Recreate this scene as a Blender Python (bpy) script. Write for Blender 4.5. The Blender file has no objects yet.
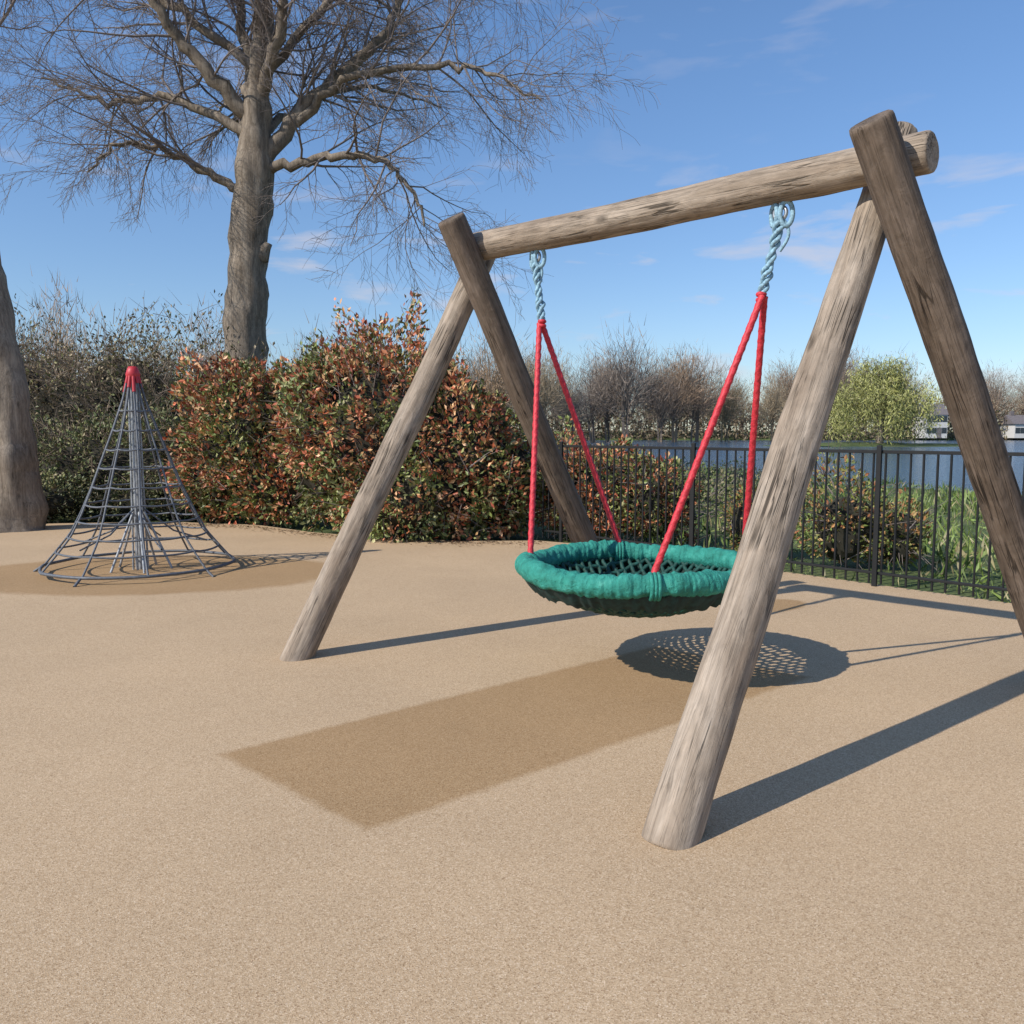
import bpy, math, random
import numpy as np
from mathutils import Vector, Matrix, noise as mnoise

scene = bpy.context.scene
COL = scene.collection
rng = np.random.default_rng(7)
random.seed(7)

# ------------------------------------------------------------------ helpers
def link(o, parent=None):
    COL.objects.link(o)
    if parent is not None:
        o.parent = parent
    return o

def empty(name, loc=(0, 0, 0)):
    o = bpy.data.objects.new(name, None)
    o.empty_display_size = 0.2
    COL.objects.link(o)
    return o

def build(name, verts, faces, mat, colors=None, smooth=False, parent=None):
    verts = np.asarray(verts, dtype=np.float32)
    faces = np.asarray(faces, dtype=np.int32)
    k = faces.shape[1]
    me = bpy.data.meshes.new(name)
    me.vertices.add(len(verts))
    me.vertices.foreach_set("co", verts.ravel())
    me.loops.add(len(faces) * k)
    me.loops.foreach_set("vertex_index", faces.ravel())
    me.polygons.add(len(faces))
    me.polygons.foreach_set("loop_start", np.arange(0, len(faces) * k, k, dtype=np.int32))
    me.polygons.foreach_set("loop_total", np.full(len(faces), k, dtype=np.int32))
    me.polygons.foreach_set("use_smooth", np.full(len(faces), smooth, dtype=bool))
    me.update(calc_edges=True)
    if colors is not None:
        a = me.color_attributes.new("Col", 'FLOAT_COLOR', 'POINT')
        c = np.ones((len(verts), 4), dtype=np.float32)
        c[:, :3] = colors
        a.data.foreach_set("color", c.ravel())
    if mat:
        me.materials.append(mat)
    o = bpy.data.objects.new(name, me)
    link(o, parent)
    return o

class Tubes:
    def __init__(self):
        self.v, self.f, self.n = [], [], 0
    def add(self, pts, rad, sides=6, closed=False):
        pts = np.asarray(pts, float)
        N = len(pts)
        rad = np.broadcast_to(np.asarray(rad, float), (N,))
        if closed:
            t = np.roll(pts, -1, 0) - np.roll(pts, 1, 0)
        else:
            t = np.gradient(pts, axis=0)
        t /= (np.linalg.norm(t, axis=1, keepdims=True) + 1e-9)
        m = np.abs(t).mean(0)
        ref = np.zeros(3); ref[np.argmin(m)] = 1
        a = np.cross(t, ref); a /= (np.linalg.norm(a, axis=1, keepdims=True) + 1e-9)
        b = np.cross(t, a)
        th = np.arange(sides) * 2 * np.pi / sides
        ring = pts[:, None, :] + rad[:, None, None] * (np.cos(th)[None, :, None] * a[:, None, :] + np.sin(th)[None, :, None] * b[:, None, :])
        self.v.append(ring.reshape(-1, 3))
        i = np.arange(N if closed else N - 1)[:, None]; j = np.arange(sides)[None, :]
        i2 = (i + 1) % N; j2 = (j + 1) % sides
        q = np.stack([i * sides + j, i2 * sides + j, i2 * sides + j2, i * sides + j2], -1).reshape(-1, 4)
        self.f.append(q + self.n)
        self.n += N * sides
    def build(self, name, mat, parent=None, smooth=True):
        return build(name, np.concatenate(self.v), np.concatenate(self.f), mat, smooth=smooth, parent=parent)

def box_obj(name, cx, cy, cz, sx, sy, sz, mat, parent=None, rot=0, bevel=0):
    v = np.array([[x, y, z] for x in (-.5, .5) for y in (-.5, .5) for z in (-.5, .5)]) * [sx, sy, sz]
    c, s = math.cos(rot), math.sin(rot)
    v = v @ np.array([[c, s, 0], [-s, c, 0], [0, 0, 1]]) + [cx, cy, cz]
    f = [[0, 1, 3, 2], [4, 6, 7, 5], [0, 4, 5, 1], [2, 3, 7, 6], [0, 2, 6, 4], [1, 5, 7, 3]]
    o = build(name, v, f, mat, parent=parent)
    if bevel:
        m = o.modifiers.new("b", 'BEVEL'); m.width = bevel; m.segments = 2
    return o

_S = np.random.default_rng(3)
_K = _S.normal(size=(14, 3)); _P = _S.uniform(0, 6.28, 14)
def fnoise(p, scale=1.0, off=0):
    p = np.asarray(p) * scale + off
    s = np.zeros(len(p))
    for i in range(14):
        k = _K[i] * (1 + .35 * (i % 5))
        s += np.sin(p @ k + _P[i] + .8 * np.sin(p @ _K[(i + 5) % 14] * .7))
    return s / 3.2

# ------------------------------------------------------------------ materials
def new_mat(name):
    m = bpy.data.materials.new(name); m.use_nodes = True
    nt = m.node_tree
    bs = nt.nodes["Principled BSDF"]
    return m, nt, bs

def N(nt, t, **kw):
    n = nt.nodes.new(t)
    for k, v in kw.items():
        if k in ('operation', 'blend_type', 'data_type', 'feature', 'noise_dimensions', 'distance', 'clamp'):
            setattr(n, k, v)
        else:
            n.inputs[k].default_value = v
    return n

def ramp(nt, stops, interp='LINEAR'):
    r = nt.nodes.new('ShaderNodeValToRGB'); r.color_ramp.interpolation = interp
    e = r.color_ramp.elements
    while len(e) < len(stops): e.new(0.5)
    for i, (p, c) in enumerate(stops):
        e[i].position = p
        e[i].color = (c, c, c, 1) if isinstance(c, (int, float)) else (*c, 1)
    return r

def mixc(nt, a, b, fac, mode='MIX'):
    m = nt.nodes.new('ShaderNodeMix'); m.data_type = 'RGBA'; m.blend_type = mode
    L = nt.links
    for sock, val in ((m.inputs[0], fac), (m.inputs[6], a), (m.inputs[7], b)):
        if isinstance(val, bpy.types.NodeSocket): L.new(val, sock)
        elif isinstance(val, (int, float)): sock.default_value = val if sock == m.inputs[0] else (val, val, val, 1)
        else: sock.default_value = (*val, 1)
    return m.outputs[2]

def noise_n(nt, vec, scale, detail=4, rough=.55, dist=0):
    n = N(nt, 'ShaderNodeTexNoise', Scale=scale, Detail=detail, Roughness=rough, Distortion=dist)
    if vec is not None: nt.links.new(vec, n.inputs['Vector'])
    return n.outputs['Fac']

def mapping(nt, vec, scale=(1, 1, 1), loc=(0, 0, 0), rot=(0, 0, 0)):
    n = nt.nodes.new('ShaderNodeMapping')
    n.inputs['Scale'].default_value = scale; n.inputs['Location'].default_value = loc; n.inputs['Rotation'].default_value = rot
    nt.links.new(vec, n.inputs['Vector']); return n.outputs[0]

def math_n(nt, op, a, b=None, c=None, clamp=False):
    n = nt.nodes.new('ShaderNodeMath'); n.operation = op; n.use_clamp = clamp
    for i, v in enumerate((a, b, c)):
        if v is None: continue
        if isinstance(v, bpy.types.NodeSocket): nt.links.new(v, n.inputs[i])
        else: n.inputs[i].default_value = v
    return n.outputs[0]

def bump(nt, bs, h, strength, dist):
    b = nt.nodes.new('ShaderNodeBump'); b.inputs['Strength'].default_value = strength; b.inputs['Distance'].default_value = dist
    nt.links.new(h, b.inputs['Height']); nt.links.new(b.outputs[0], bs.inputs['Normal'])
    return b

def objco(nt):
    return nt.nodes.new('ShaderNodeTexCoord').outputs['Object']

def simple(name, col, rough=.6, metal=0, nscale=None, namp=.25):
    m, nt, bs = new_mat(name)
    bs.inputs['Roughness'].default_value = rough; bs.inputs['Metallic'].default_value = metal
    if nscale:
        f = noise_n(nt, objco(nt), nscale, 2)
        r = ramp(nt, [(.3, tuple(c * (1 - namp) for c in col)), (.7, tuple(min(1, c * (1 + namp)) for c in col))])
        nt.links.new(f, r.inputs[0]); nt.links.new(r.outputs[0], bs.inputs['Base Color'])
    else:
        bs.inputs['Base Color'].default_value = (*col, 1)
    return m

def leaf_mat(name, rough=.5, spec=.35):
    m, nt, bs = new_mat(name)
    a = nt.nodes.new('ShaderNodeAttribute'); a.attribute_name = "Col"
    nt.links.new(a.outputs['Color'], bs.inputs['Base Color'])
    bs.inputs['Roughness'].default_value = rough
    bs.inputs['Specular IOR Level'].default_value = spec
    return m

def wood_mat(name, dark, mid, light, crack=.9):
    m, nt, bs = new_mat(name)
    oc = objco(nt)
    v1 = mapping(nt, oc, (11, 11, 1.3)); v2 = mapping(nt, oc, (70, 70, 3.2)); v3 = mapping(nt, oc, (26, 26, 1.0)); v4 = mapping(nt, oc, (16, 16, 9)); v5 = mapping(nt, oc, (45, 45, 1.6), (4, 2, 1))
    n1 = noise_n(nt, v1, 1, 5, .6, .6); n2 = noise_n(nt, v2, 1, 5, .7, .4); n3 = noise_n(nt, v3, 1, 3, .5, .8); n4 = noise_n(nt, v4, 1, 4, .6, 1.0); n5 = noise_n(nt, v5, 1, 3, .5, .5)
    nb = noise_n(nt, oc, 2.6, 3)
    r1 = ramp(nt, [(.3, dark), (.5, mid), (.72, light)]); nt.links.new(n1, r1.inputs[0])
    r2 = ramp(nt, [(.3, .62), (.65, 1.10)]); nt.links.new(n2, r2.inputs[0])
    c = mixc(nt, r1.outputs[0], r2.outputs[0], .9, 'MULTIPLY')
    r3 = ramp(nt, [(.475, 1.0), (.491, .25), (.5, .15), (.509, .25), (.525, 1.0)]); nt.links.new(n3, r3.inputs[0])
    gate = ramp(nt, [(.45, 0.0), (.56, crack)]); nt.links.new(nb, gate.inputs[0])
    c = mixc(nt, c, r3.outputs[0], gate.outputs[0], 'MULTIPLY')
    r5 = ramp(nt, [(.48, 1.0), (.495, .5), (.505, .5), (.52, 1.0)]); nt.links.new(n5, r5.inputs[0])
    c = mixc(nt, c, r5.outputs[0], .6, 'MULTIPLY')
    r4 = ramp(nt, [(.35, .78), (.65, 1.10)]); nt.links.new(n4, r4.inputs[0])
    c = mixc(nt, c, r4.outputs[0], .75, 'MULTIPLY')
    vk = N(nt, 'ShaderNodeTexVoronoi', Scale=1.0); nt.links.new(mapping(nt, oc, (5, 5, 2.6), (.3, .7, .2)), vk.inputs['Vector'])
    rk = ramp(nt, [(.05, .35), (.10, .75), (.14, 1.0)]); nt.links.new(vk.outputs['Distance'], rk.inputs[0])
    c = mixc(nt, c, rk.outputs[0], .8, 'MULTIPLY')
    nt.links.new(c, bs.inputs['Base Color'])
    bs.inputs['Roughness'].default_value = .85; bs.inputs['Specular IOR Level'].default_value = .2
    h = math_n(nt, 'ADD', math_n(nt, 'MULTIPLY', n2, .5), math_n(nt, 'MULTIPLY', r3.outputs[0], gate.outputs[0]))
    h = math_n(nt, 'ADD', h, math_n(nt, 'MULTIPLY', n4, 1.0))
    h = math_n(nt, 'ADD', h, math_n(nt, 'MULTIPLY', r5.outputs[0], .3))
    bump(nt, bs, h, .75, .006)
    return m

M_WOOD = wood_mat("weathered_wood", (.24, .182, .133), (.36, .287, .218), (.47, .39, .31))
M_WOOD_SHADED = wood_mat("weathered_wood_shaded", (.115, .085, .062), (.18, .137, .104), (.255, .20, .16))  # same timber for the back legs, their shaded look put into the colour
M_BARK = wood_mat("bark", (.17, .135, .10), (.27, .22, .17), (.38, .32, .25), .5)
M_TWIG = simple("twig_bark", (.215, .178, .16), .9)
M_LEAF = leaf_mat("leaf")
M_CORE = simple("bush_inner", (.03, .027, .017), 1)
M_RED = simple("red_rope", (.56, .03, .045), .6, 0, 120, .3)
M_BLUE = simple("blue_rope", (.24, .40, .50), .7, 0, 90, .35)
M_STEEL = simple("steel", (.35, .36, .37), .4, .8, 40, .2)
M_GROPE = simple("grey_rope", (.11, .12, .135), .55, 0, 60, .3)
M_BLACK = simple("black_paint", (.005, .0055, .006), .7, 0, 15, .3)

# ------------------------------------------------------------------ camera
cam_d = bpy.data.cameras.new("camera"); cam = bpy.data.objects.new("camera", cam_d); COL.objects.link(cam)
cam_d.sensor_width = 36; cam_d.lens = 850 / 1024 * 36
cam_d.clip_end = 5000; cam_d.clip_start = .05
cam.location = (0, 0, 1.3); cam.rotation_euler = (math.radians(90 - 5.38), 0, 0)
scene.camera = cam

# ------------------------------------------------------------------ light
SUN = Vector((-1.08, -.69, 1)).normalized()
sd = bpy.data.lights.new("sun", 'SUN'); sd.energy = 4.7; sd.angle = math.radians(.5); sd.color = (1, .94, .85)
so = bpy.data.objects.new("sun", sd); COL.objects.link(so)
so.rotation_euler = SUN.to_track_quat('Z', 'Y').to_euler(); so.location = (-8, -6, 9)
w = bpy.data.worlds.new("World"); scene.world = w; w.use_nodes = True
nt = w.node_tree; bg = nt.nodes['Background']
sky = nt.nodes.new('ShaderNodeTexSky'); sky.sky_type = 'NISHITA'; sky.sun_disc = False
sky.sun_elevation = math.asin(SUN.z); sky.sun_rotation = math.atan2(SUN.x, SUN.y) % (2 * math.pi)
sky.air_density = 1.0; sky.dust_density = .2; sky.ozone_density = 1.6; sky.altitude = 50
tc = nt.nodes.new('ShaderNodeTexCoord').outputs['Generated']
cv = mapping(nt, tc, (4.2, 4.2, 17), (1.7, .9, .35))
cn = noise_n(nt, cv, 1.6, 6, .52, .25)
cr = ramp(nt, [(.575, 0.0), (.70, .6)]); nt.links.new(cn, cr.inputs[0])
sep = nt.nodes.new('ShaderNodeSeparateXYZ'); nt.links.new(tc, sep.inputs[0])
zb = ramp(nt, [(.0, .3), (.08, 1.0), (.24, .9), (.30, .1), (.42, .3), (.5, .9)]); nt.links.new(sep.outputs[2], zb.inputs[0])
cf = math_n(nt, 'MULTIPLY', cr.outputs[0], zb.outputs[0])
zt = ramp(nt, [(.0, (.70, .79, .94)), (.12, (.78, .90, 1.07)), (.4, (.87, 1.07, 1.28)), (1, (.93, 1.07, 1.26))]); nt.links.new(sep.outputs[2], zt.inputs[0])
tint = mixc(nt, sky.outputs[0], zt.outputs[0], 1.0, 'MULTIPLY')
cc = mixc(nt, tint, (5.3, 5.1, 5.5), cf)
nt.links.new(cc, bg.inputs[0]); bg.inputs[1].default_value = .128
scene.view_settings.view_transform = 'Standard'; scene.view_settings.look = 'None'; scene.view_settings.exposure = 0

# ------------------------------------------------------------------ terrain
def shore(x):
    return np.interp(x, [-60, 0, 5.6, 9, 12.5, 20, 40, 90], [75, 58, 42, 27, 19, 15, 13, 10])
xs = np.unique(np.concatenate([np.linspace(-900, -60, 22), np.linspace(-60, -15, 24), np.linspace(-15, 40, 111), np.linspace(40, 120, 30), np.linspace(120, 900, 22)]))
ys = np.unique(np.concatenate([np.linspace(-60, 0, 15), np.linspace(0, 70, 141), np.linspace(70, 240, 70), np.linspace(240, 1600, 25)]))
X, Y = np.meshgrid(xs, ys)
P = np.stack([X.ravel(), Y.ravel(), np.zeros(X.size)], 1)
sh = shore(P[:, 0])
d1 = P[:, 1] - sh + .8 * fnoise(P, .25); d2 = 185 - P[:, 1] + 3 * fnoise(P, .05)
din = np.minimum(d1, d2)
depth = np.clip(din / 3.5 + .5, 0, 1); depth = depth * depth * (3 - 2 * depth)
bank = np.clip((P[:, 1] - 188) / 30, 0, 1) * 1.5
slope = np.clip((P[:, 1] - 9) / 8, 0, 1) * (P[:, 0] > 2) * np.clip((sh - 10) / 5, .4, 1) * .18
P[:, 2] = -.045 - 1.0 * depth + bank - slope * (P[:, 1] < 100) + .04 * fnoise(P, .4) * np.clip((P[:, 1] - 13) / 5, 0, 1)
nx, ny = len(xs), len(ys)
i, j = np.meshgrid(np.arange(nx - 1), np.arange(ny - 1))
F = np.stack([j * nx + i, j * nx + i + 1, (j + 1) * nx + i + 1, (j + 1) * nx + i], -1).reshape(-1, 4)
m, nt, bs = new_mat("grass_soil")
oc = objco(nt)
r = ramp(nt, [(.3, (.045, .065, .016)), (.5, (.085, .12, .03)), (.7, (.14, .15, .055))]); nt.links.new(noise_n(nt, oc, .9, 6, .65), r.inputs[0])
r2 = ramp(nt, [(.35, .6), (.65, 1.2)]); nt.links.new(noise_n(nt, oc, 25, 4, .7), r2.inputs[0])
nt.links.new(mixc(nt, r.outputs[0], r2.outputs[0], 1.0, 'MULTIPLY'), bs.inputs['Base Color']); bs.inputs['Roughness'].default_value = .95
bump(nt, bs, noise_n(nt, oc, 18, 3), .8, .05)
build("ground", P, F, m, smooth=True)

# water
m, nt, bs = new_mat("lake_water"); oc = objco(nt)
bs.inputs['Base Color'].default_value = (.03, .07, .12, 1); bs.inputs['Roughness'].default_value = .12; bs.inputs['IOR'].default_value = 1.33
wv = mapping(nt, oc, (1.0, 2.2, 1))
bump(nt, bs, noise_n(nt, wv, 2.2, 4, .6), .8, .10)
build("lake", [[-500, 5, -.5], [500, 5, -.5], [500, 230, -.5], [-500, 230, -.5]], [[0, 1, 2, 3]], m)

# playground surface
FX, FY, FDX, FDY = 2.53, 7.78, .653, -.757   # fence point + direction
def fence_pt(t, off=0): return (FX + FDX * t + .757 * off, FY + FDY * t + .653 * off)
edge = [(-30, -12), (14, -12), fence_pt(16, .06), fence_pt(8, .06), fence_pt(0, .06), fence_pt(-2.6, .06), (.3, 10.15), (-.6, 10.1), (-1.6, 10.4), (-2.6, 11.0), (-3.6, 11.9), (-5, 12.3), (-7, 12.0), (-9, 11.6), (-14, 11.8), (-30, 12.5)]
me = bpy.data.meshes.new("playground_surface")
top = [(x, y, 0) for x, y in edge]; n = len(edge)
me.from_pydata(top + [(x, y, -.08) for x, y in edge], [], [list(range(n))] + [[k, k + n, (k + 1) % n + n, (k + 1) % n] for k in range(n)])
ps = bpy.data.objects.new("playground_surface", me); link(ps)
m, nt, bs = new_mat("bonded_rubber"); oc = objco(nt)
vor = N(nt, 'ShaderNodeTexVoronoi', Scale=320.0); nt.links.new(oc, vor.inputs['Vector'])
vs = nt.nodes.new('ShaderNodeSeparateColor'); nt.links.new(vor.outputs['Color'], vs.inputs[0])
gr = ramp(nt, [(.0, (.29, .185, .10)), (.12, (.43, .295, .172)), (.5, (.515, .37, .226)), (.85, (.585, .43, .272)), (1.0, (.69, .54, .375))]); nt.links.new(vs.outputs[0], gr.inputs[0])
vor2 = N(nt, 'ShaderNodeTexVoronoi', Scale=120.0); nt.links.new(oc, vor2.inputs['Vector'])
vs2 = nt.nodes.new('ShaderNodeSeparateColor'); nt.links.new(vor2.outputs['Color'], vs2.inputs[0])
g2 = ramp(nt, [(.0, .91), (.5, 1.0), (1, 1.05)]); nt.links.new(vs2.outputs[0], g2.inputs[0])
c = mixc(nt, gr.outputs[0], g2.outputs[0], .8, 'MULTIPLY')
big = ramp(nt, [(.35, .93), (.65, 1.03)]); nt.links.new(noise_n(nt, oc, .8, 5, .6), big.inputs[0])
c = mixc(nt, c, big.outputs[0], 1, 'MULTIPLY')
vsp = N(nt, 'ShaderNodeTexVoronoi', Scale=9.0); nt.links.new(oc, vsp.inputs['Vector'])
rsp = ramp(nt, [(.025, .45), (.04, 1.0)]); nt.links.new(vsp.outputs['Distance'], rsp.inputs[0])
c = mixc(nt, c, rsp.outputs[0], .6, 'MULTIPLY')
wob1 = noise_n(nt, oc, 9, 4, .7)
def sdbox(cx, cy, ang, hx, hy, soft, wob, shear=0):
    mp = nt.nodes.new('ShaderNodeMapping'); mp.vector_type = 'TEXTURE'
    mp.inputs['Location'].default_value = (cx, cy, 0); mp.inputs['Rotation'].default_value = (0, 0, ang)
    nt.links.new(oc, mp.inputs['Vector'])
    s = nt.nodes.new('ShaderNodeSeparateXYZ'); nt.links.new(mp.outputs[0], s.inputs[0])
    xx = math_n(nt, 'ADD', s.outputs[0], math_n(nt, 'MULTIPLY', s.outputs[1], shear))
    ax = math_n(nt, 'SUBTRACT', math_n(nt, 'ABSOLUTE', xx), hx)
    ay = math_n(nt, 'SUBTRACT', math_n(nt, 'ABSOLUTE', s.outputs[1]), hy)
    d = math_n(nt, 'MAXIMUM', ax, ay)
    d = math_n(nt, 'ADD', d, math_n(nt, 'MULTIPLY', math_n(nt, 'SUBTRACT', wob1, .5), wob))
    mr = nt.nodes.new('ShaderNodeMapRange'); mr.inputs[1].default_value = soft; mr.inputs[2].default_value = -soft
    nt.links.new(d, mr.inputs[0]); return mr.outputs[0]
wob2 = noise_n(nt, oc, 2, 4, .7)
def sdell(cx, cy, ang, rx, ry, soft, wob):
    mp = nt.nodes.new('ShaderNodeMapping'); mp.vector_type = 'TEXTURE'
    mp.inputs['Location'].default_value = (cx, cy, 0); mp.inputs['Rotation'].default_value = (0, 0, ang); mp.inputs['Scale'].default_value = (rx, ry, 1)
    nt.links.new(oc, mp.inputs['Vector'])
    s = nt.nodes.new('ShaderNodeVectorMath'); s.operation = 'LENGTH'; nt.links.new(mp.outputs[0], s.inputs[0])
    d = math_n(nt, 'SUBTRACT', s.outputs['Value'], 1)
    d = math_n(nt, 'ADD', d, math_n(nt, 'MULTIPLY', math_n(nt, 'SUBTRACT', wob2, .5), wob))
    mr = nt.nodes.new('ShaderNodeMapRange'); mr.inputs[1].default_value = soft; mr.inputs[2].default_value = -soft
    nt.links.new(d, mr.inputs[0]); return mr.outputs[0]
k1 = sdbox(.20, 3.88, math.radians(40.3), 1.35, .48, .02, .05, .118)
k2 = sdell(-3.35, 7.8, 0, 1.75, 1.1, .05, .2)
k3 = sdell(1.95, 6.3, .6, .32, .2, .1, .3)
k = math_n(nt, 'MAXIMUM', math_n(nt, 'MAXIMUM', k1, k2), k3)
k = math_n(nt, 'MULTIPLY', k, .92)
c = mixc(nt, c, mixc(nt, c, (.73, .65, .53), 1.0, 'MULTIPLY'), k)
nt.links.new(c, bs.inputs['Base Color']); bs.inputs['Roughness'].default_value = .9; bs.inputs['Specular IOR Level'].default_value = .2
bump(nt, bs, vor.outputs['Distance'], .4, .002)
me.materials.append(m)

# ------------------------------------------------------------------ swing
swing = empty("basket_swing")
def pole(name, p0, p1, r0, r1, mat, seed, flat_bottom=False):
    p0 = Vector(p0); p1 = Vector(p1); d = p1 - p0; L = d.length
    sides, rings = 48, 110
    v = []; f = []
    zs = [0, .0, .006, .016] + [.016 + (L - .05) * k / rings for k in range(1, rings + 1)] + [L - .018, L - .006, L]
    nz = len(zs)
    for ii, z in enumerate(zs):
        base = r0 + (r1 - r0) * z / L
        e = min(z, L - z)
        if ii == 0: fac = .0
        elif e < .016: fac = .88 + .12 * math.sqrt(max(0, 1 - (1 - e / .016) ** 2))
        else: fac = 1
        bx = .014 * mnoise.noise(Vector((seed, z * .8, 1))); by = .014 * mnoise.noise(Vector((seed, z * .8, 9)))
        for s in range(sides):
            a = 2 * math.pi * s / sides
            cx, cy = math.cos(a), math.sin(a)
            rr = base * fac * (1 + .07 * mnoise.noise(Vector((cx * 1.1 + seed, cy * 1.1, z * 1.6))) + .035 * mnoise.noise(Vector((cx * 3, cy * 3 + seed, z * 6))) + .022 * mnoise.noise(Vector((cx * 8, cy * 8 + seed, z * 2.5))))
            v.append((rr * cx + bx, rr * cy + by, z))
    for a in range(1, nz - 1):
        for s in range(sides):
            s2 = (s + 1) % sides
            f.append((a * sides + s, a * sides + s2, (a + 1) * sides + s2, (a + 1) * sides + s))
    f.append(tuple((nz - 1) * sides + s for s in range(sides)))
    f.append(tuple(sides + s for s in reversed(range(sides))))
    me = bpy.data.meshes.new(name); me.from_pydata(v[:], [], f)
    for p in me.polygons: p.use_smooth = len(p.vertices) == 4
    me.materials.append(mat)
    o = bpy.data.objects.new(name, me); link(o, swing)
    q = d.to_track_quat('Z', 'Y')
    o.rotation_mode = 'QUATERNION'; o.rotation_quaternion = q; o.location = p0
    return o
L0 = Vector((-.22, 5.42, 2.445)); R0 = Vector((1.56, 3.70, 2.42))
b = (R0 - L0).normalized(); nn = Vector((.695, .719, 0))
def leg(name, foot, through, ext, r0, r1, mat, seed, sink=.06):
    f = Vector(foot); t = Vector(through); d = (t - f).normalized()
    return pole(name, f - d * sink, t + d * ext, r0, r1, mat, seed)
off = .178
leg("front_leg_near", (.523, 2.65, 0), R0 + nn * .225 - b * .08, .29, .090, .080, M_WOOD, 1.3)
leg("back_leg_near", (2.80, 4.22, 0), R0 - nn * .19 + b * .07, .13, .092, .086, M_WOOD_SHADED, 5.1)
leg("front_leg_far", (-1.247, 4.83, 0), L0 + nn * off - b * .11, .03, .090, .080, M_WOOD, 9.2)
leg("back_leg_far", (.74, 6.2, 0), L0 - nn * .19 + b * .045, .14, .092, .084, M_WOOD_SHADED, 13.7)
pole("crossbar", L0 - b * .03, R0 + b * .20, .088, .084, M_WOOD, 21.5)

C = Vector((.665, 4.51, .580)); RR = .585; TR = .058
hang = [L0 + b * .50, L0 + b * 2.02]
knots = [Vector((.175, 5.03, 1.93)), Vector((1.165, 4.05, 1.93))]
st = Tubes(); bl = Tubes()
th = np.linspace(0, 2 * np.pi, 21)[:-1]
for hp, kn in zip(hang, knots):
    bot = hp + Vector((0, 0, -.085))
    st.add([np.array(hp), np.array(bot) - (0, 0, .02)], .011, 10)
    st.add([np.array(bot) + np.array((0, 0, -.04)) + .03 * (math.cos(t) * np.array(b) + math.sin(t) * np.array((0, 0, 1))) for t in th], .009, 8, closed=True)
    for sg, rad in ((1, .055), (-1, .048)):
        cen = np.array(bot) + np.array(b) * sg * .03 + np.array((0, 0, -.045))
        dirv = np.array(nn) * .6 + np.array(b) * .8 * sg
        bl.add([cen + math.cos(t) * dirv * .028 + math.sin(t) * np.array((0, 0, 1)) * rad for t in th], .0115, 8, closed=True)
    s = np.array(bot + Vector((0, 0, -.08))); e = np.array(kn)
    ax = (e - s) / np.linalg.norm(e - s)
    u = np.cross(ax, (0, 1, 0)); u /= np.linalg.norm(u); v = np.cross(ax, u)
    Ln = np.linalg.norm(e - s); T = np.linspace(0, 1, 110)
    for ph in (0, 2.09, 4.19):
        ang = T * Ln * 44 + ph
        rad = .014 * (1 + .3 * np.sin(T * 30)) + .004 * np.sin(T * 11)
        bl.add(s + T[:, None] * (e - s) + rad[:, None] * (np.cos(ang)[:, None] * u + np.sin(ang)[:, None] * v), .0105, 8)
    T = np.linspace(0, 1, 20)
    bl.add(s + np.stack([.035 * np.sin(T * 3.1), -.02 * np.sin(T * 3.1), -.16 * T + .03], 1), .008, 6)
st.build("shackles", M_STEEL, swing); bl.build("blue_rope", M_BLUE, swing)
rd = Tubes()
att = {0: (math.radians(172), math.radians(92)), 1: (math.radians(-2), math.radians(-90))}
bind = []
for ki, kn in enumerate(knots):
    for a in att[ki]:
        out = np.array((math.cos(a), math.sin(a), 0)); ec = np.array(C) + out * RR
        end = ec + np.array((0, 0, TR * 1.0)) - out * .015
        T = np.linspace(0, 1, 60)
        s = np.array(kn) + np.array((0, 0, -.0)) + out * .015
        line = s + T[:, None] * (end - s)
        ax = (end - s) / np.linalg.norm(end - s); u = np.cross(ax, (0.3, 1, 0)); u /= np.linalg.norm(u); v = np.cross(ax, u)
        for ph in (0, math.pi):
            ang = T * np.linalg.norm(end - s) * 60 + ph
            rd.add(line + .0045 * (np.cos(ang)[:, None] * u + np.sin(ang)[:, None] * v), .0135, 8)
        rd.add(line, .0155, 10)
        tg = np.array((-math.sin(a), math.cos(a), 0))
        for o2 in (-.018, .0, .018):
            bind.append([ec + tg * o2 + (TR + .002) * (math.cos(t) * out + math.sin(t) * np.array((0, 0, 1))) for t in th])
    for z in (-.015, .01):
        rd.add([np.array(kn) + np.array((.014 * math.cos(t), .014 * math.sin(t), z)) for t in th], .012, 8, closed=True)
rd.build("red_ropes", M_RED, swing)

m, nt, bs = new_mat("teal_cloth"); oc = objco(nt)
r = ramp(nt, [(.3, (.014, .17, .13)), (.55, (.026, .27, .21)), (.75, (.08, .39, .31))]); nt.links.new(noise_n(nt, oc, 14, 5, .65), r.inputs[0])
nt.links.new(r.outputs[0], bs.inputs['Base Color']); bs.inputs['Roughness'].default_value = .75
bump(nt, bs, noise_n(nt, oc, 45, 5, .65, .5), .9, .014)
M_TEAL = m
nu, nv = 720, 36
U, V = np.meshgrid(np.arange(nu) * 2 * np.pi / nu, np.arange(nv) * 2 * np.pi / nv, indexing='ij')
jit = np.interp(np.arange(nu) / nu, np.linspace(0, 1, 60), np.r_[rng.normal(0, .5, 59), 0])[:, None]
wrap = U * 58 + V * 1.0 + jit * 2
fold = np.abs(np.sin(wrap / 2)) ** .6
nzz = fnoise(np.stack([np.cos(U) * 13, np.sin(U) * 13, np.cos(V) * 1.2 + np.sin(V)], -1).reshape(-1, 3), 1).reshape(U.shape)
nz2 = fnoise(np.stack([np.cos(U) * 40, np.sin(U) * 40, np.cos(V) * 2 + np.sin(V)], -1).reshape(-1, 3), 1).reshape(U.shape)
tr = TR * (.90 + .09 * fold + .07 * nzz + .04 * nz2)
rx = RR + tr * np.cos(V)
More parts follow.
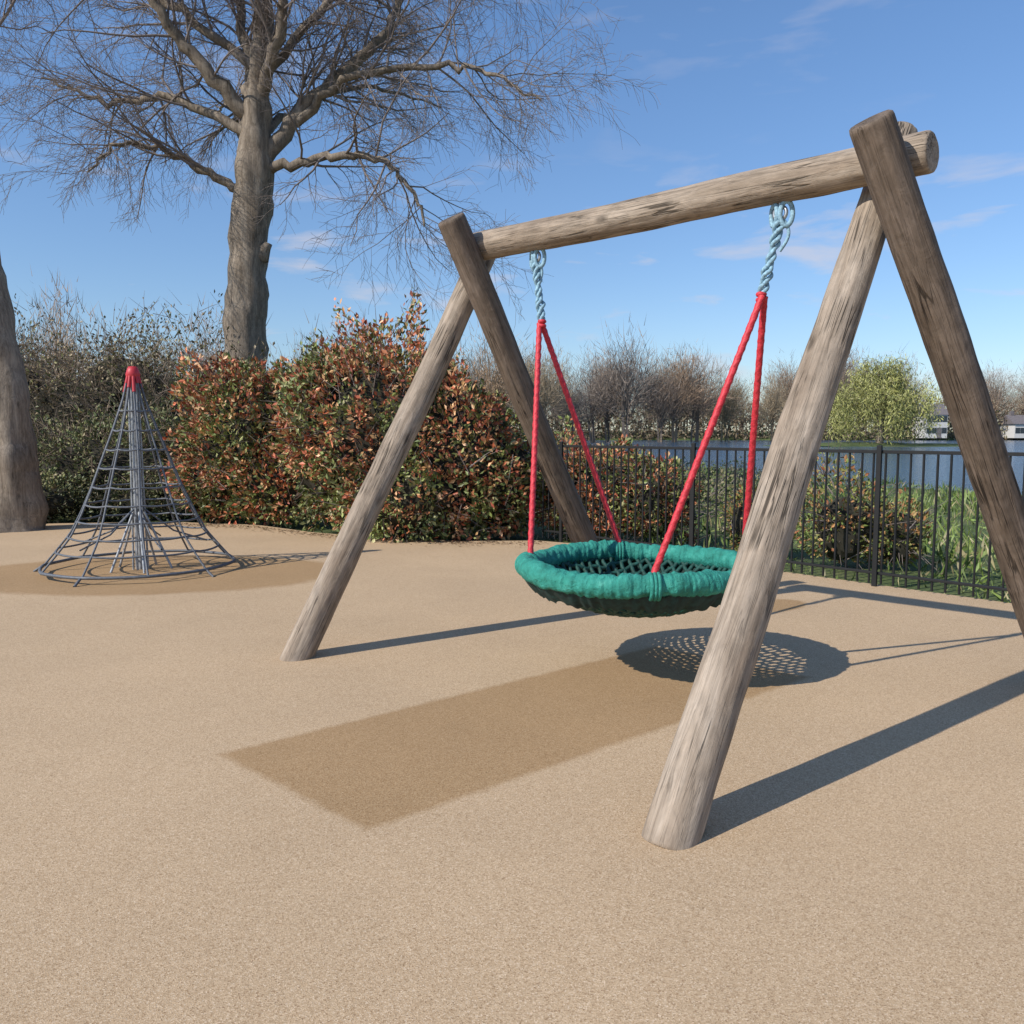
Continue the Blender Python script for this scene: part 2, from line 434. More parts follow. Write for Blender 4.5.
tv = np.stack([rx * np.cos(U), rx * np.sin(U), tr * np.sin(V) * 1.0 + .008 * np.sin(U * 4 + .6)], -1).reshape(-1, 3) + np.array(C)
ii, jj = np.meshgrid(np.arange(nu), np.arange(nv), indexing='ij')
tf = np.stack([ii * nv + jj, ((ii + 1) % nu) * nv + jj, ((ii + 1) % nu) * nv + (jj + 1) % nv, ii * nv + (jj + 1) % nv], -1).reshape(-1, 4)
build("basket_rim", tv, tf, M_TEAL, smooth=True, parent=swing)
bt = Tubes()
for x in bind: bt.add(x, .010, 8, closed=True)
bt.build("rope_bindings", M_TEAL, swing)
# net
M_NET = simple("net_rope", (.008, .06, .048), .7, 0, 60, .5)
net = Tubes(); RN = RR - .01; SAG = .215
def nz_(r): return -SAG * (1 - (r / RN) ** 3.0) - .012
for ang in (math.radians(20), math.radians(110)):
    dv = np.array((math.cos(ang), math.sin(ang))); pv = np.array((-dv[1], dv[0]))
    for q in np.linspace(-.555, .555, 24):
        hl = math.sqrt(max(0, RN ** 2 - q * q)); T = np.linspace(-hl, hl, 30)
        xy = T[:, None] * dv + q * pv + .005 * np.sin(T * 50 + q * 90)[:, None] * pv
        rr = np.minimum(np.linalg.norm(xy, axis=1), RN)
        z = np.array([nz_(x) for x in rr]) + .004 * np.sin(T * 65 + q * 65)
        net.add(np.column_stack([xy, z]) + np.array(C), .0122, 6)
net.build("basket_net", M_NET, swing)
M_SK = simple("dark_cloth", (.008, .035, .032), .8, 0, 30, .5)
ns_, nr_ = 480, 9
A_, T_ = np.meshgrid(np.arange(ns_) * 2 * np.pi / ns_, np.linspace(0, 1, nr_), indexing='ij')
rr = (RR + .02) + (-.075) * T_ + .008 * np.sin(A_ * 40 + 2 * np.sin(A_ * 7)) * T_
zz = -TR * .75 - T_ ** .75 * (.09 + .006 * np.sin(A_ * 11 + np.sin(A_ * 5) * 2)) + .006 * np.sin(A_ * 55 + np.sin(A_ * 9) * 2)
sv = np.stack([rr * np.cos(A_), rr * np.sin(A_), zz], -1).reshape(-1, 3) + np.array(C)
ii, jj = np.meshgrid(np.arange(ns_), np.arange(nr_ - 1), indexing='ij')
sf = np.stack([ii * nr_ + jj, ((ii + 1) % ns_) * nr_ + jj, ((ii + 1) % ns_) * nr_ + jj + 1, ii * nr_ + jj + 1], -1).reshape(-1, 4)
build("rim_skirt", sv, sf, M_SK, smooth=True, parent=swing)

# ------------------------------------------------------------------ climbing net
clim = empty("rope_climbing_pyramid")
cc0 = np.array((-3.53, 8.0, 0))
prof = [(1.84, .04), (1.6, .10), (1.32, .20), (1.04, .31), (.78, .41), (.55, .51), (.36, .61), (.2, .74), (.06, .86)]
pz = np.array([p[0] for p in prof]); prr = np.array([p[1] for p in prof])
NS = 10
g = Tubes()
def cpt(z, a):
    r_ = np.interp(-z, -pz, prr); return cc0 + np.array((r_ * math.cos(a), r_ * math.sin(a), z))
for s in range(NS):
    a = s * 2 * math.pi / NS + .15
    zz = np.linspace(1.84, .06, 40)
    g.add([cpt(z, a + .015 * math.sin(z * 5 + s)) for z in zz], .0095, 7)
    p = cpt(.06, a)
    if s % 2: g.add([p, cc0 + np.array((.95 * math.cos(a), .95 * math.sin(a), 0.0))], .012, 6)
for kz, z in enumerate([1.5, 1.32, 1.14, .97, .80, .64, .49, .35, .22, .06]):
    pts = []
    for s in range(NS):
        a0 = s * 2 * math.pi / NS + .15; a1 = a0 + 2 * math.pi / NS
        sagk = .03 + .03 * rng.random()
        for t in np.linspace(0, 1, 6)[:-1]:
            p = cpt(z, a0 + (a1 - a0) * t)
            r2_ = cpt(z, a0) * (1 - t) + cpt(z, a1) * t
            p = p * .5 + r2_ * .5
            p[2] -= sagk * t * (1 - t) * (1 if z > .1 else .2)
            pts.append(p)
    g.add(pts, .0095 if z > .1 else .015, 6, closed=True)
for s in range(5):
    a = s * 1.2566 + .4
    g.add([cc0 + (0, 0, .62), cc0 + np.array((.3 * math.cos(a), .3 * math.sin(a), .36)), cc0 + np.array((.6 * math.cos(a), .6 * math.sin(a), .25))], .0085, 6)
g.build("net", M_GROPE, clim)
mt = Tubes()
mt.add([cc0 + (0, 0, -.02), cc0 + (0, 0, 1.86)], .022, 16)
for s in range(6):
    a = s * math.pi / 3 + .5
    mt.add([cc0 + np.array((.065 * math.cos(a), .065 * math.sin(a), 0)), cc0 + np.array((.052 * math.cos(a), .052 * math.sin(a), .75)), cc0 + np.array((.04 * math.cos(a), .04 * math.sin(a), 1.8))], .010, 8)
for s in range(5):
    a = s * 1.2566 + .2
    mt.add([cc0 + np.array((.05 * math.cos(a), .05 * math.sin(a), .55)), cc0 + np.array((.28 * math.cos(a), .28 * math.sin(a), 0))], .012, 8)
M_GAL = simple("galvanised_steel", (.34, .355, .37), .4, .3, 20, .3)
mt.build("mast", M_GAL, clim)
cp = Tubes()
cp.add([cc0 + (0, 0, 1.81), cc0 + (0, 0, 1.83), cc0 + (0, 0, 1.87), cc0 + (0, 0, 1.905), cc0 + (0, 0, 1.91)], [.058, .066, .054, .038, .001], 14)
for s in range(NS):
    a = s * 2 * math.pi / NS + .15; cp.add([cpt(1.84, a), cpt(1.75 - .04 * (s % 3), a)], .016, 8)
M_CAP = simple("red_plastic", (.50, .03, .04), .5, 0, 10, .15)
cp.build("cap", M_CAP, clim)

# ------------------------------------------------------------------ fence
fence = empty("metal_railing_fence")
fa = math.atan2(FDY, FDX)
t0, t1 = -3.3, 8.4
bars = Tubes()
for t in np.arange(t0, t1, .105):
    x, y = fence_pt(t); jn = rng.normal(0, .003, 2)
    bars.add([(x, y, .02), (x + jn[0], y + jn[1], 1.12)], .0098, 6)
bars.build("bars", M_BLACK, fence)
xm, ym = fence_pt((t0 + t1) / 2)
box_obj("top_rail", xm, ym, 1.135, t1 - t0, .04, .028, M_BLACK, fence, fa, .003)
box_obj("bottom_rail", xm, ym, .11, t1 - t0, .035, .022, M_BLACK, fence, fa, .003)
for kk, t in enumerate(np.arange(-2.95, t1 + .1, 1.905)):
    x, y = fence_pt(t, -.034); box_obj("post_%d" % kk, x, y, .58, .042, .026, 1.22, M_BLACK, fence, fa, .004)

# ------------------------------------------------------------------ foliage
def leaves(pos, size, rgen, colors, up=.3, asp=.5, outward=None):
    n = len(pos)
    d = rgen.normal(size=(n, 3))
    if outward is not None: d = d * .8 + outward * .9
    d[:, 2] += up; d /= np.linalg.norm(d, axis=1, keepdims=True)
    r_ = rgen.normal(size=(n, 3)); s = np.cross(d, r_); s /= (np.linalg.norm(s, axis=1, keepdims=True) + 1e-9)
    nrm = np.cross(d, s)
    size = np.broadcast_to(size, (n,))[:, None]
    a = pos; b_ = pos + d * size * .5 + s * size * asp * .5 + nrm * size * .08
    c_ = pos + d * size; e_ = pos + d * size * .5 - s * size * asp * .5 + nrm * size * .08
    V_ = np.stack([a, b_, c_, e_], 1).reshape(-1, 3)
    F_ = np.arange(4 * n).reshape(n, 4)
    return V_, F_, np.repeat(colors, 4, 0)

def palette(n, cols, w_, rgen, sel=None):
    cols = np.array(cols); w_ = np.array(w_, float); w_ /= w_.sum()
    idx = rgen.choice(len(cols), n, p=w_)
    return cols[idx] * rgen.uniform(.7, 1.3, (n, 1))

def blob_points(ells, n, rgen, inner=.35, rough=.13, seed=0):
    out = []; outn = []
    vol = np.array([(e[1][0] * e[1][1] * e[1][2]) ** .67 for e in ells]); cnt = (n * vol / vol.sum()).astype(int)
    for k, (c_, r_) in enumerate(ells):
        c_ = np.array(c_, float); r_ = np.array(r_, float)
        d = rgen.normal(size=(cnt[k], 3)); d /= np.linalg.norm(d, axis=1, keepdims=True)
        f = 1 - inner * rgen.random(cnt[k]) ** 2.2 + .07 * rgen.random(cnt[k]) ** 3
        bmp = 1 + rough * fnoise(d * r_ * 2.0 + c_, 1.3, seed) + rough * .7 * fnoise(d * r_ + c_, 4.2, seed)
        p = c_ + d * r_ * (f * bmp)[:, None]
        keep = p[:, 2] > .02
        for k2, (c2, r2) in enumerate(ells):
            if k2 != k: keep &= (((p - np.array(c2)) / np.array(r2)) ** 2).sum(1) > .62
        out.append(p[keep]); outn.append(d[keep])
    return np.concatenate(out), np.concatenate(outn)

def ico(c_, r_, seg=24):
    u = np.linspace(0, 2 * np.pi, seg, endpoint=False); v = np.linspace(.02, np.pi - .02, seg // 2)
    U_, V_ = np.meshgrid(u, v, indexing='ij')
    P_ = np.stack([np.cos(U_) * np.sin(V_), np.sin(U_) * np.sin(V_), np.cos(V_)], -1).reshape(-1, 3)
    P_ = P_ * (1 + .08 * fnoise(P_, 3))[:, None] * np.array(r_) + np.array(c_)
    nv_ = seg // 2; i_, j_ = np.meshgrid(np.arange(seg), np.arange(nv_ - 1), indexing='ij')
    F_ = np.stack([i_ * nv_ + j_, i_ * nv_ + j_ + 1, ((i_ + 1) % seg) * nv_ + j_ + 1, ((i_ + 1) % seg) * nv_ + j_], -1).reshape(-1, 4)
    return P_, F_

def bush(name, ells, n, size, colfn, seed, rough=.13, inner=.35, core=.68, twigs=0, asp=.5, tl=(.1, .35), tw=M_TWIG, twr=(.008, .005, .002), upb=.4):
    rg = np.random.default_rng(seed)
    par = empty(name)
    p, d = blob_points(ells, n, rg, inner, rough, seed)
    col = colfn(p, rg)
    V_, F_, C_ = leaves(p, size * rg.uniform(.6, 1.3, len(p)), rg, col, .35, asp, d)
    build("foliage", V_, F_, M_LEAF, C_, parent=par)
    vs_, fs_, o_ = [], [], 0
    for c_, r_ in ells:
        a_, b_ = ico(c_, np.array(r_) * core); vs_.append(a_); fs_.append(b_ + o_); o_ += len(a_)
    build("foliage_core", np.concatenate(vs_), np.concatenate(fs_), M_CORE, parent=par)  # solid dark ellipsoids, added to stop see-through gaps between the leaves
    if twigs:
        tb_ = Tubes()
        for k in rg.integers(0, len(p), twigs):
            a_ = p[k] * 1.0; L_ = rg.uniform(*tl)
            dd = d[k] + rg.normal(0, .45, 3) + (0, 0, upb); dd /= np.linalg.norm(dd)
            tb_.add([a_ - dd * .25, a_, a_ + dd * L_ + (rg.normal(0, .12 * L_), 0, -.12 * L_)], twr, 3)
        tb_.build("stems", tw, par)
    return par

def photinia(p, rg):
    n = len(p)
    g_ = palette(n, [(.14, .175, .05), (.20, .23, .07), (.27, .28, .11), (.095, .125, .035), (.34, .32, .16)], [3, 3, 2, 1.4, 1.2], rg)
    r_ = palette(n, [(.42, .12, .06), (.49, .19, .09), (.46, .27, .12), (.58, .35, .19), (.30, .08, .05)], [3, 3, 3, 2, 1.3], rg)
    cl = .7 * fnoise(p, 3.4, 4) + .5 * fnoise(p, 9) + .25 * (p[:, 2] - 1.1) + rg.normal(0, .85, n)
    m_ = (cl > .0)[:, None]
    return np.where(m_, r_, g_) * (1 + .25 * fnoise(p, 5, 2))[:, None].clip(.5, 1.6)
bush("photinia_bush", [((-1.55, 10.75, 1.25), (1.1, .85, 1.25)), ((-.75, 10.7, .95), (.9, .75, 1.12)), ((-2.3, 11.1, 1.15), (.8, .8, 1.1)), ((-1.75, 10.9, 1.75), (.6, .55, .58)), ((-.15, 10.8, .65), (.6, .6, .8)), ((-1.0, 10.9, 1.65), (.5, .5, .58)), ((-1.3, 10.2, .5), (.9, .4, .5)), ((-2.45, 11.1, 1.8), (.4, .4, .45)), ((-.35, 10.8, 1.35), (.4, .4, .5))],
     56000, .078, photinia, 11, .19, twigs=700)
bush("photinia_bush", [((-3.75, 12.3, 1.1), (.85, .8, 1.12)), ((-3.25, 12.4, 1.45), (.7, .7, .82)), ((-4.1, 12.3, .8), (.65, .7, .85)), ((-3.3, 11.9, .6), (.8, .5, .6)), ((-3.9, 12.4, 1.9), (.4, .4, .45))],
     30000, .084, photinia, 12, .2, twigs=400)
bush("photinia_bush", [((1.15, 10.4, .5), (.6, .45, .62)), ((1.75, 10.1, .42), (.5, .45, .5)), ((.7, 10.8, .55), (.5, .4, .65))],
     14000, .065, photinia, 13, .2, twigs=200)
def olive(p, rg):
    n = len(p)
    c_ = palette(n, [(.23, .185, .11), (.28, .22, .135), (.17, .165, .07), (.32, .265, .17), (.13, .14, .055)], [3, 3, 2.4, 1.5, 2], rg)
    return c_ * (1 + .35 * fnoise(p, 1.5))[:, None].clip(.45, 1.8)
def darkg(p, rg):
    n = len(p)
    return palette(n, [(.09, .115, .045), (.14, .155, .06), (.19, .19, .08), (.24, .20, .11)], [3, 3, 2, 2], rg) * (1 + .35 * fnoise(p, 2))[:, None].clip(.45, 1.6)
M_BR = simple("bramble_stems", (.23, .175, .13), .9)
bush("hedge", [((-8.2, 16.0, 1.4), (1.6, 1.2, 1.6)), ((-6.3, 15.6, 1.4), (1.5, 1.1, 1.6)), ((-9.9, 16.5, 1.6), (1.7, 1.3, 1.9)), ((-7.4, 16.2, 2.1), (1.2, 1, 1.1)), ((-5.0, 15.5, 1.1), (1.3, 1, 1.3)), ((-11.8, 16.5, 1.6), (1.7, 1.3, 1.8)), ((-2.8, 16, .9), (2, 1, 1.2))],
     46000, .075, olive, 21, .26, .5, .55, twigs=9000, tl=(.1, .42), tw=M_BR, twr=(.006, .0045, .002), upb=.15)
bush("evergreen_shrub", [((-6.6, 13.6, .65), (1.3, .8, .75)), ((-5.3, 13.6, .75), (1.1, .8, .85)), ((-7.9, 13.9, .5), (1.0, .8, .65))], 24000, .07, darkg, 23, .28, twigs=1500, tw=M_BR, upb=.1)
bush("ivy_groundcover", [((-6.9, 12.35, .25), (.7, .45, .38)), ((-7.9, 12.2, .3), (.9, .5, .4)), ((-9.2, 12.3, .3), (.9, .6, .45)), ((-5.9, 12.9, .2), (.8, .4, .3)), ((-4.9, 12.9, .2), (.7, .4, .3))], 20000, .06, darkg, 24, .24)
bush("spring_shrub", [((3.3, 8.35, .35), (.42, .35, .45)), ((3.75, 8.2, .28), (.3, .3, .35)), ((2.6, 9.0, .32), (.4, .3, .4))], 6000, .055,
     lambda p, rg: palette(len(p), [(.38, .20, .08), (.26, .25, .08), (.18, .23, .06), (.44, .29, .13), (.28, .11, .05)], [2, 3, 3, 1, 1], rg), 25, .3, twigs=200)

rg = np.random.default_rng(31)
n = 70000
gx = rg.uniform(-1, 22, n)
gy = 3 + 40 * rg.random(n) ** 1.7
side = (gx - FX) * .757 + (gy - FY) * .653
keep = (side > .1) & (gy < shore(gx) + .2) & (gx > gy * .1 - .8) & (gx < gy * .75 + 2)
gp = np.column_stack([gx, gy, np.full(n, -.05)])[keep]
gp[:, 2] -= np.clip((gp[:, 1] - 9) / 8, 0, 1) * .12
hgt = (.05 + .09 * rg.random(len(gp))) * (1.1 + .6 * fnoise(gp, .9)).clip(.4, 2.0)
col = palette(len(gp), [(.14, .20, .045), (.18, .25, .065), (.23, .28, .10), (.32, .28, .15), (.10, .15, .03)], [3, 3, 2, 2, 1.8], rg)
V_, F_, C_ = leaves(gp, hgt * 1.5, rg, col, 1.4, .10)
build("grass", V_, F_, M_LEAF, C_)

def bankc(p, rg): return palette(len(p), [(.17, .19, .07), (.22, .19, .10), (.12, .16, .05), (.28, .24, .14)], [3, 2, 3, 1], rg)
bush("bank_shrubs", [((2.9, 15, .15), (1.1, .8, .42)), ((4.6, 17, .0), (1.4, .8, .34)), ((2.0, 13, .25), (.9, .7, .5)), ((6.0, 25, -.1), (2, 1, .4)), ((3.2, 22, .1), (2, 1, .5))], 20000, .07, bankc, 33, .25, .5, .5, twigs=600)

# ------------------------------------------------------------------ trees
def catmull(P_, m_=8):
    P_ = [np.array(p, float) for p in P_]; Q = [2 * P_[0] - P_[1]] + P_ + [2 * P_[-1] - P_[-2]]; out = []
    for k in range(1, len(Q) - 2):
        for t in np.linspace(0, 1, m_, endpoint=False):
            out.append(.5 * ((2 * Q[k]) + (-Q[k - 1] + Q[k + 1]) * t + (2 * Q[k - 1] - 5 * Q[k] + 4 * Q[k + 1] - Q[k + 2]) * t * t + (-Q[k - 1] + 3 * Q[k] - 3 * Q[k + 1] + Q[k + 2]) * t ** 3))
    out.append(P_[-1]); return np.array(out)

def perp_dir(d, ang, rg):
    r_ = rg.normal(size=3); r_ -= d * (r_ @ d); r_ /= np.linalg.norm(r_)
    return d * math.cos(ang) + r_ * math.sin(ang)

def grow(big, small, p, d, L_, r_, lvl, rg, cfg):
    nseg = (7, 6, 5, 3)[min(lvl, 3)]
    pts = [p]; dirs = [d]; step = L_ / nseg
    for k in range(nseg):
        d = d + rg.normal(0, cfg['wig'], 3) + np.array((0, 0, cfg['up'][min(lvl, 3)]))
        d = d / np.linalg.norm(d); p = p + d * step; pts.append(p); dirs.append(d)
    rad = np.linspace(r_, max(r_ * .3, .0022), nseg + 1)
    (big if r_ > .014 else small).add(pts, rad, 6 if r_ > .014 else 3)
    if lvl >= 3: return
    cnt = cfg['cnt'][lvl]
    for c_ in range(cnt):
        f = .15 + .85 * (c_ + rg.random()) / cnt; k = min(int(f * nseg), nseg - 1); q = f * nseg - k
        pp = pts[k] + (pts[k + 1] - pts[k]) * min(q, 1)
        grow(big, small, pp, perp_dir(dirs[k], rg.uniform(.45, 1.0), rg), L_ * rg.uniform(.38, .62) * (1.1 - .4 * f), max(rad[k] * .5, .003), lvl + 1, rg, cfg)

def tree(name, trunk, trad, limbs, seed, cfg, nsub=12, sidemat=M_BARK):
    rg = np.random.default_rng(seed); par = empty(name)
    trk, big, small = Tubes(), Tubes(), Tubes()
    T_ = catmull(trunk, 12); tr_ = np.interp(np.linspace(0, 1, len(T_)), np.linspace(0, 1, len(trad)), trad)
    T_[:, :2] += .03 * rg.normal(size=(len(T_), 2)) * tr_[:, None]
    trk.add(T_, tr_, 24)
    allb = [(T_[int(len(T_) * .72):], tr_[int(len(T_) * .72):])]
    for lp, lr in limbs:
        Q = catmull(lp, 7); Q[1:-1] += rg.normal(0, .035, (len(Q) - 2, 3))
        short = np.linalg.norm(np.array(lp[-1]) - np.array(lp[0])) < 1.2
        rr_ = lr * np.linspace(1, .25, len(Q)) ** 1.2
        if short: rr_ = lr * np.sqrt(np.clip(1 - np.linspace(0, 1, len(Q)) ** 3, 0.0001, 1))
        trk.add(Q, rr_, 10)
        if not short: allb.append((Q, rr_))
    for Q, rr_ in allb:
        seg = np.linalg.norm(np.diff(Q, axis=0), axis=1).sum(); cnt = int(nsub * seg / 3)
        for c_ in range(cnt):
            f = .18 + .82 * (c_ + rg.random()) / cnt; k = min(int(f * (len(Q) - 1)), len(Q) - 2)
            d = Q[k + 1] - Q[k]; d /= np.linalg.norm(d)
            grow(big, small, Q[k], perp_dir(d, rg.uniform(.5, 1.1), rg), rg.uniform(1.2, 2.3) * cfg.get('len', 1), min(rr_[k] * .4, .025), 1, rg, cfg)
    o = trk.build("trunk_and_limbs", sidemat, par)
    me = o.data; co = np.empty(len(me.vertices) * 3); me.vertices.foreach_get("co", co); co = co.reshape(-1, 3)
    nrm = np.empty(len(me.vertices) * 3); me.vertices.foreach_get("normal", nrm); nrm = nrm.reshape(-1, 3)
    big_only = np.arange(len(co)) < len(T_) * 24
    co += nrm * (.03 * fnoise(co, 3.0) * big_only)[:, None]; me.vertices.foreach_set("co", co.ravel()); me.update()
    if big.v: big.build("branches", M_TWIG, par)
    small.build("twigs", M_TWIG, par)
    return par
cfg = dict(wig=.16, up=(0, .01, -.07, -.13), cnt=(0, 9, 7), len=1.0)
limbs = [
    ([(-4.72, 16, 7.0), (-5.68, 15.6, 7.95), (-6.3, 15.3, 9.0), (-6.9, 15, 11)], .15),
    ([(-4.95, 16, 5.7), (-5.86, 15.7, 6.15), (-6.68, 15.4, 6.33), (-7.3, 15.1, 5.75)], .09),
    ([(-4.55, 16, 6.2), (-3.6, 16.2, 7.4), (-2.5, 16.5, 8.47), (-2.0, 16.6, 9.6), (-1.6, 16.8, 11)], .16),
    ([(-4.6, 16, 5.95), (-3.5, 15.7, 6.15), (-2.4, 15.3, 6.05), (-1.77, 15, 5.5), (-1.5, 14.9, 4.8)], .10),
    ([(-3.95, 16.1, 6.9), (-2.95, 15.8, 7.55), (-1.3, 15.5, 7.65), (-.3, 15.2, 7.35), (.5, 15, 6.9)], .09),
    ([(-4.8, 16, 6.7), (-6.2, 16.2, 7.4), (-7.5, 16.4, 7.4), (-8.8, 16.6, 7.9)], .10),
    ([(-4.7, 16, 7.2), (-4.95, 16.4, 9), (-5.3, 17, 12)], .14),
    ([(-4.6, 16, 7.1), (-4.0, 15.4, 8.3), (-3.75, 15, 9.3), (-3.2, 14.3, 11.5)], .13),
    ([(-4.8, 16, 6.4), (-5.3, 17.2, 7.4), (-6.0, 18.6, 8.2), (-6.6, 19.8, 8.4)], .09),
    ([(-4.6, 16, 6.6), (-3.9, 17.4, 7.8), (-2.9, 18.8, 8.6), (-1.6, 20, 8.6)], .09),
    ([(-4.6, 16, 7.6), (-3.0, 16.2, 9.3), (-.8, 16, 10.2), (.2, 15.8, 10)], .09),
    ([(-4.6, 16, 7.8), (-6.5, 16.2, 9.2), (-8.5, 16, 9.8), (-10, 15.8, 9.6)], .09),
    ([(-4.95, 16, 4.25), (-4.62, 15.9, 4.5), (-4.45, 15.85, 4.72)], .17),
]
tree("bare_tree", [(-4.95, 16, -.1), (-4.97, 16, 1.2), (-4.95, 16, 2.84), (-4.88, 16, 4.4), (-4.68, 16, 6.0), (-4.6, 16, 7.25), (-4.45, 16, 9), (-4.3, 16, 12.5)], [.55, .43, .40, .36, .32, .24, .16, .07], limbs, 41, cfg, 15)
tree("bare_tree", [(-6.60, 11.3, -.1), (-6.58, 11.3, .8), (-6.68, 11.3, 2.0), (-6.95, 11.4, 3.6), (-7.4, 11.5, 5.4), (-7.9, 11.5, 9)], [.36, .27, .24, .23, .18, .08],
     [([(-7.3, 11.5, 5.0), (-7.0, 11.7, 6.6), (-6.6, 12, 7.6), (-6.2, 12, 8.6)], .10), ([(-7.4, 11.5, 4.8), (-8.7, 11.6, 6), (-10, 11.8, 6.5)], .11)], 43, cfg, 6)

# ------------------------------------------------------------------ distant woods (one mass)
rg = np.random.default_rng(51)
Vs, Fs, Cs, off_ = [], [], [], 0
def slv(a0, a1, wd, cols):
    global off_
    n_ = len(a0); dd = a1 - a0
    s = np.cross(dd, rg.normal(size=(n_, 3)) * [.4, 1, .4]); s /= (np.linalg.norm(s, axis=1, keepdims=True) + 1e-9)
    V_ = np.stack([a0 - s * wd[:, None], a0 + s * wd[:, None], a1], 1).reshape(-1, 3)
    Vs.append(V_); Fs.append(np.arange(3 * n_).reshape(n_, 3) + off_); off_ += 3 * n_
    Cs.append(np.repeat(cols, 3, 0))
def far_tree(x, y, H, W, ns, base, zb=0):
    base = np.array(base)
    nb = 46
    d = rg.normal(size=(nb, 3)); d[:, 2] = np.abs(d[:, 2]) * 1.2 + .1; d /= np.linalg.norm(d, axis=1, keepdims=True)
    fork = np.array((x, y, zb)) + np.column_stack([rg.normal(0, .02 * W, nb), rg.normal(0, .02 * W, nb), rg.uniform(.15, .4, nb) * H])
    tips = np.array((x, y, zb + H * .33)) + d * np.array((W * .5, W * .5, H * .62)) * rg.uniform(.6, 1.0, (nb, 1))
    slv(fork, tips, np.full(nb, .0045 * H), base * rg.uniform(.6, .9, (nb, 1)))
    k = rg.integers(0, nb, ns); t = rg.uniform(.35, 1.0, ns)[:, None]
    p = fork[k] * (1 - t) + tips[k] * t + rg.normal(0, .045, (ns, 3)) * H * (.4 + t)
    dd = (tips[k] - fork[k]); dd /= np.linalg.norm(dd, axis=1, keepdims=True); dd = dd + rg.normal(0, .5, (ns, 3)); dd[:, 2] += .15
    L_ = rg.uniform(.03, .09, (ns, 1)) * H
    slv(p, p + dd * L_, rg.uniform(.0010, .0026, ns) * H, base * rg.uniform(.7, 1.3, (ns, 1)))
    for kk in range(3):
        a0 = np.array([[x + rg.normal(0, .03 * W), y, zb - .5]]); slv(a0, np.array([[x + rg.normal(0, .08 * W), y, zb + H * .7]]), np.array([.014 * H]), base[None] * .8)
tones = [(.31, .225, .165), (.27, .21, .165), (.35, .245, .165), (.25, .205, .17), (.32, .25, .165), (.29, .225, .14)]
for x in np.arange(-30, 215, 4.0):
    y = rg.uniform(192, 225)
    H = rg.uniform(15, 21) * (1 + .15 * math.sin(x * .09) + .1 * math.sin(x * .23))
    far_tree(x + rg.normal(0, 2), y, H, rg.uniform(11, 17), 1900, tones[rg.integers(6)], 1.0)
for x in np.arange(-30, 215, 4.5):
    far_tree(x, rg.uniform(188, 193), rg.uniform(8, 13), rg.uniform(9, 13), 1000, tones[rg.integers(6)], .3)
for x, y, H in [(14, 150, 17), (20, 148, 21), (26, 150, 14), (33, 155, 18), (5, 140, 17), (-4, 135, 16), (40, 160, 15), (-14, 130, 17), (50, 165, 14), (10, 145, 12), (29, 152, 18), (17, 152, 15)]:
    far_tree(x, y, H * 1.0, H * .8, 3200, tones[rg.integers(6)], -.4)
for x in np.arange(-60, 0, 4.2):
    y = rg.uniform(48, 58); far_tree(x, y, rg.uniform(7.5, 10.5), rg.uniform(5, 8), 2200, tones[rg.integers(6)], 0)
build("distant_trees", np.concatenate(Vs), np.concatenate(Fs), leaf_mat("distant_twigs", .95, .05), np.concatenate(Cs))
n = 50000
px = rg.uniform(-20, 220, n); py = rg.uniform(185, 197, n); pzz = rg.random(n) ** 1.3 * 7.5 * (1 + .3 * fnoise(np.column_stack([px, py * 0, px * 0]), .2)) - .4
pp = np.column_stack([px, py, pzz])
V_, F_, C_ = leaves(pp, rg.uniform(.5, 1.1, n), rg, palette(n, [(.20, .155, .10), (.24, .18, .12), (.16, .15, .07), (.27, .22, .14)], [2, 2, 1.2, 1], rg), .2, .4)
build("far_bank_scrub", V_, F_, M_LEAF, C_)
wl = empty("willow_tree")
wx, wy = 46.5, 108
tt = Tubes(); tt.add([(wx, wy, -1), (wx + .2, wy, 2), (wx - .2, wy, 5)], [.5, .4, .2], 10)
WP, WC = [], []
for kk in range(90):
    a = rg.uniform(0, 6.28); R_ = rg.uniform(.6, 6.6); top_ = rg.uniform(.72, 1.05) * (10.6 - 5.4 * (R_ / 7.2) ** 1.6)
    tip = np.array((wx + R_ * math.cos(a), wy + R_ * .8 * math.sin(a), top_))
    if kk % 3 == 0: tt.add([(wx, wy, 2 + rg.random() * 2), (wx + .5 * R_ * math.cos(a), wy + .4 * R_ * math.sin(a), top_ * .85), tip], [.16, .09, .02], 5)
    ns = 240
    drop = rg.random(ns) ** 1.2 * rg.uniform(2.5, min(8, max(3, top_)))
    q = tip + np.column_stack([rg.normal(0, .6, ns) * (1 + .08 * drop), rg.normal(0, .6, ns), rg.normal(0, .5, ns) - drop])
    WP.append(q); WC.append(np.tile(rg.uniform(.7, 1.25), ns))
p = np.concatenate(WP); wc = np.concatenate(WC); kz = p[:, 2] > -.3; p = p[kz]; wc = wc[kz]
V_, F_, C_ = leaves(p, rg.uniform(.3, .8, len(p)), rg, palette(len(p), [(.33, .33, .10), (.38, .38, .13), (.26, .26, .09), (.40, .37, .17)], [3, 3, 2, 1], rg) * wc[:, None], -1.3, .15)
build("foliage", V_, F_, M_LEAF, C_, parent=wl)
tt.build("trunk", M_BARK, wl)
sp = ico((46, 110, -.9), (16, 7, .85), 40); build("lake_island", sp[0], sp[1], bpy.data.materials["grass_soil"], smooth=True)

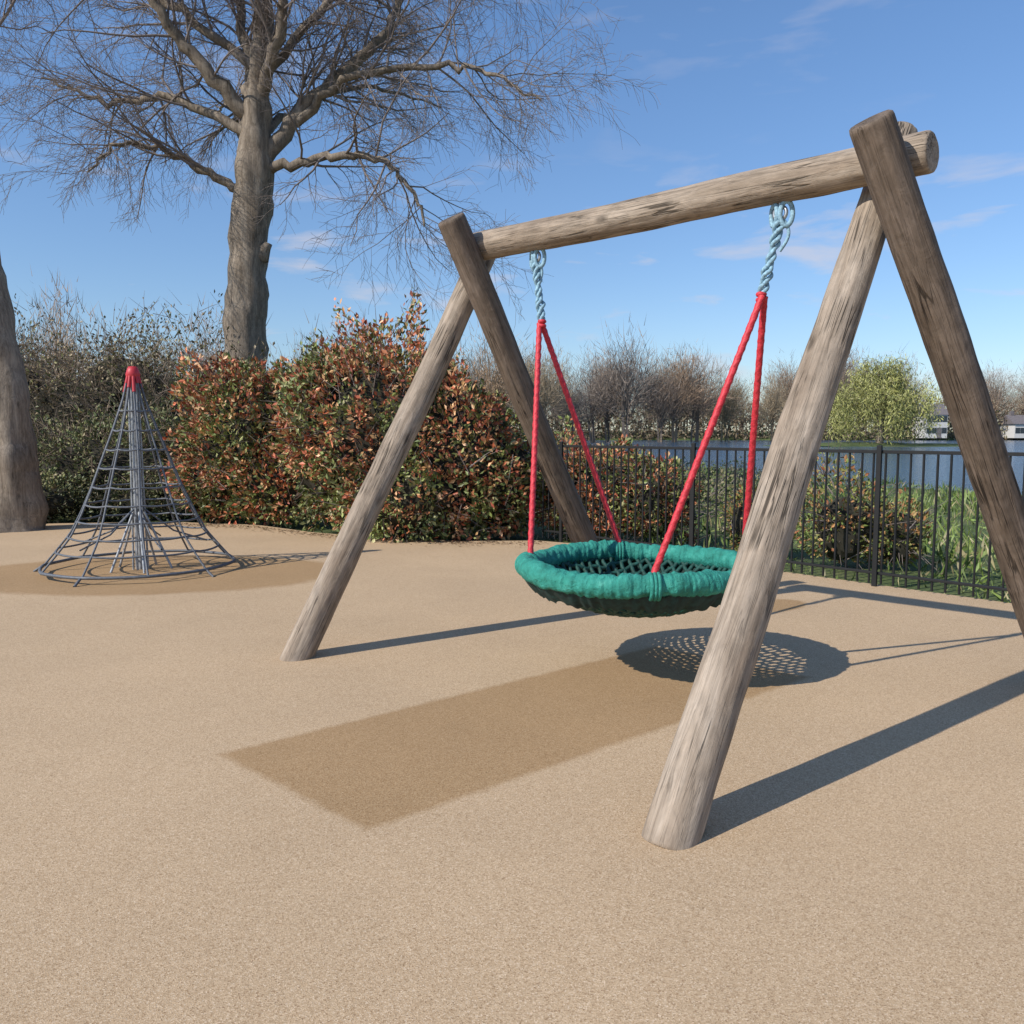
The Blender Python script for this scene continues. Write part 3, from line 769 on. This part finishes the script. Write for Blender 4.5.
M_WALL = simple("white_render", (.60, .58, .54), .8, 0, 3, .06); M_ROOF = simple("slate_roof", (.16, .14, .14), .8, 0, 6, .3); M_GLASS = simple("window_glass", (.03, .04, .05), .15)
def house(x, y, w_, dp, h_, rh):
    par = empty("white_house")
    box_obj("walls", x, y, h_ / 2, w_, dp, h_, M_WALL, par)
    v = [(x - w_ / 2 - .4, y - dp / 2 - .4, h_), (x + w_ / 2 + .4, y - dp / 2 - .4, h_), (x + w_ / 2 + .4, y + dp / 2 + .4, h_), (x - w_ / 2 - .4, y + dp / 2 + .4, h_), (x - w_ / 2 - .4, y, h_ + rh), (x + w_ / 2 + .4, y, h_ + rh)]
    me = bpy.data.meshes.new("roof"); me.from_pydata(v, [], [(0, 1, 5, 4), (2, 3, 4, 5), (0, 4, 3), (1, 2, 5), (0, 3, 2, 1)]); me.materials.append(M_ROOF)
    link(bpy.data.objects.new("roof", me), par)
    k = 0
    for fl in (1.6, 4.0):
        if fl + .8 > h_: continue
        for q in np.linspace(-.36, .36, 4):
            box_obj("window_%d" % k, x + q * w_, y - dp / 2 - .01, fl, 1.0, .06, 1.2, M_GLASS, par); k += 1
    box_obj("door", x + .12 * w_, y - dp / 2 - .01, 1.05, .9, .08, 2.1, M_ROOF, par)
    box_obj("chimney", x - w_ * .3, y, h_ + rh, .7, .7, 1.6, M_ROOF, par)
house(90, 184, 4.5, 6, 4.9, 2.4)
house(110, 186, 4.5, 6, 3.0, 2.0)

rg = np.random.default_rng(77)
n = 900
lx = rg.uniform(-5, .4, n); ly = 10.0 + np.interp(lx, [-5, -3.6, -2.6, -1.6, -.6, .4], [2.1, 1.7, .9, .3, 0, 0]) - np.abs(rg.normal(0, .18, n))
lp = np.column_stack([lx, ly, np.full(n, .006)])
V_, F_, C_ = leaves(lp, .045, rg, palette(n, [(.16, .08, .04), (.1, .06, .03), (.22, .14, .07)], [1, 1, 1], rg), 0, .5)
V_[:, 2] = np.abs(V_[:, 2] - .006) * .3 + .006
build("leaf_litter", V_, F_, M_LEAF, C_)
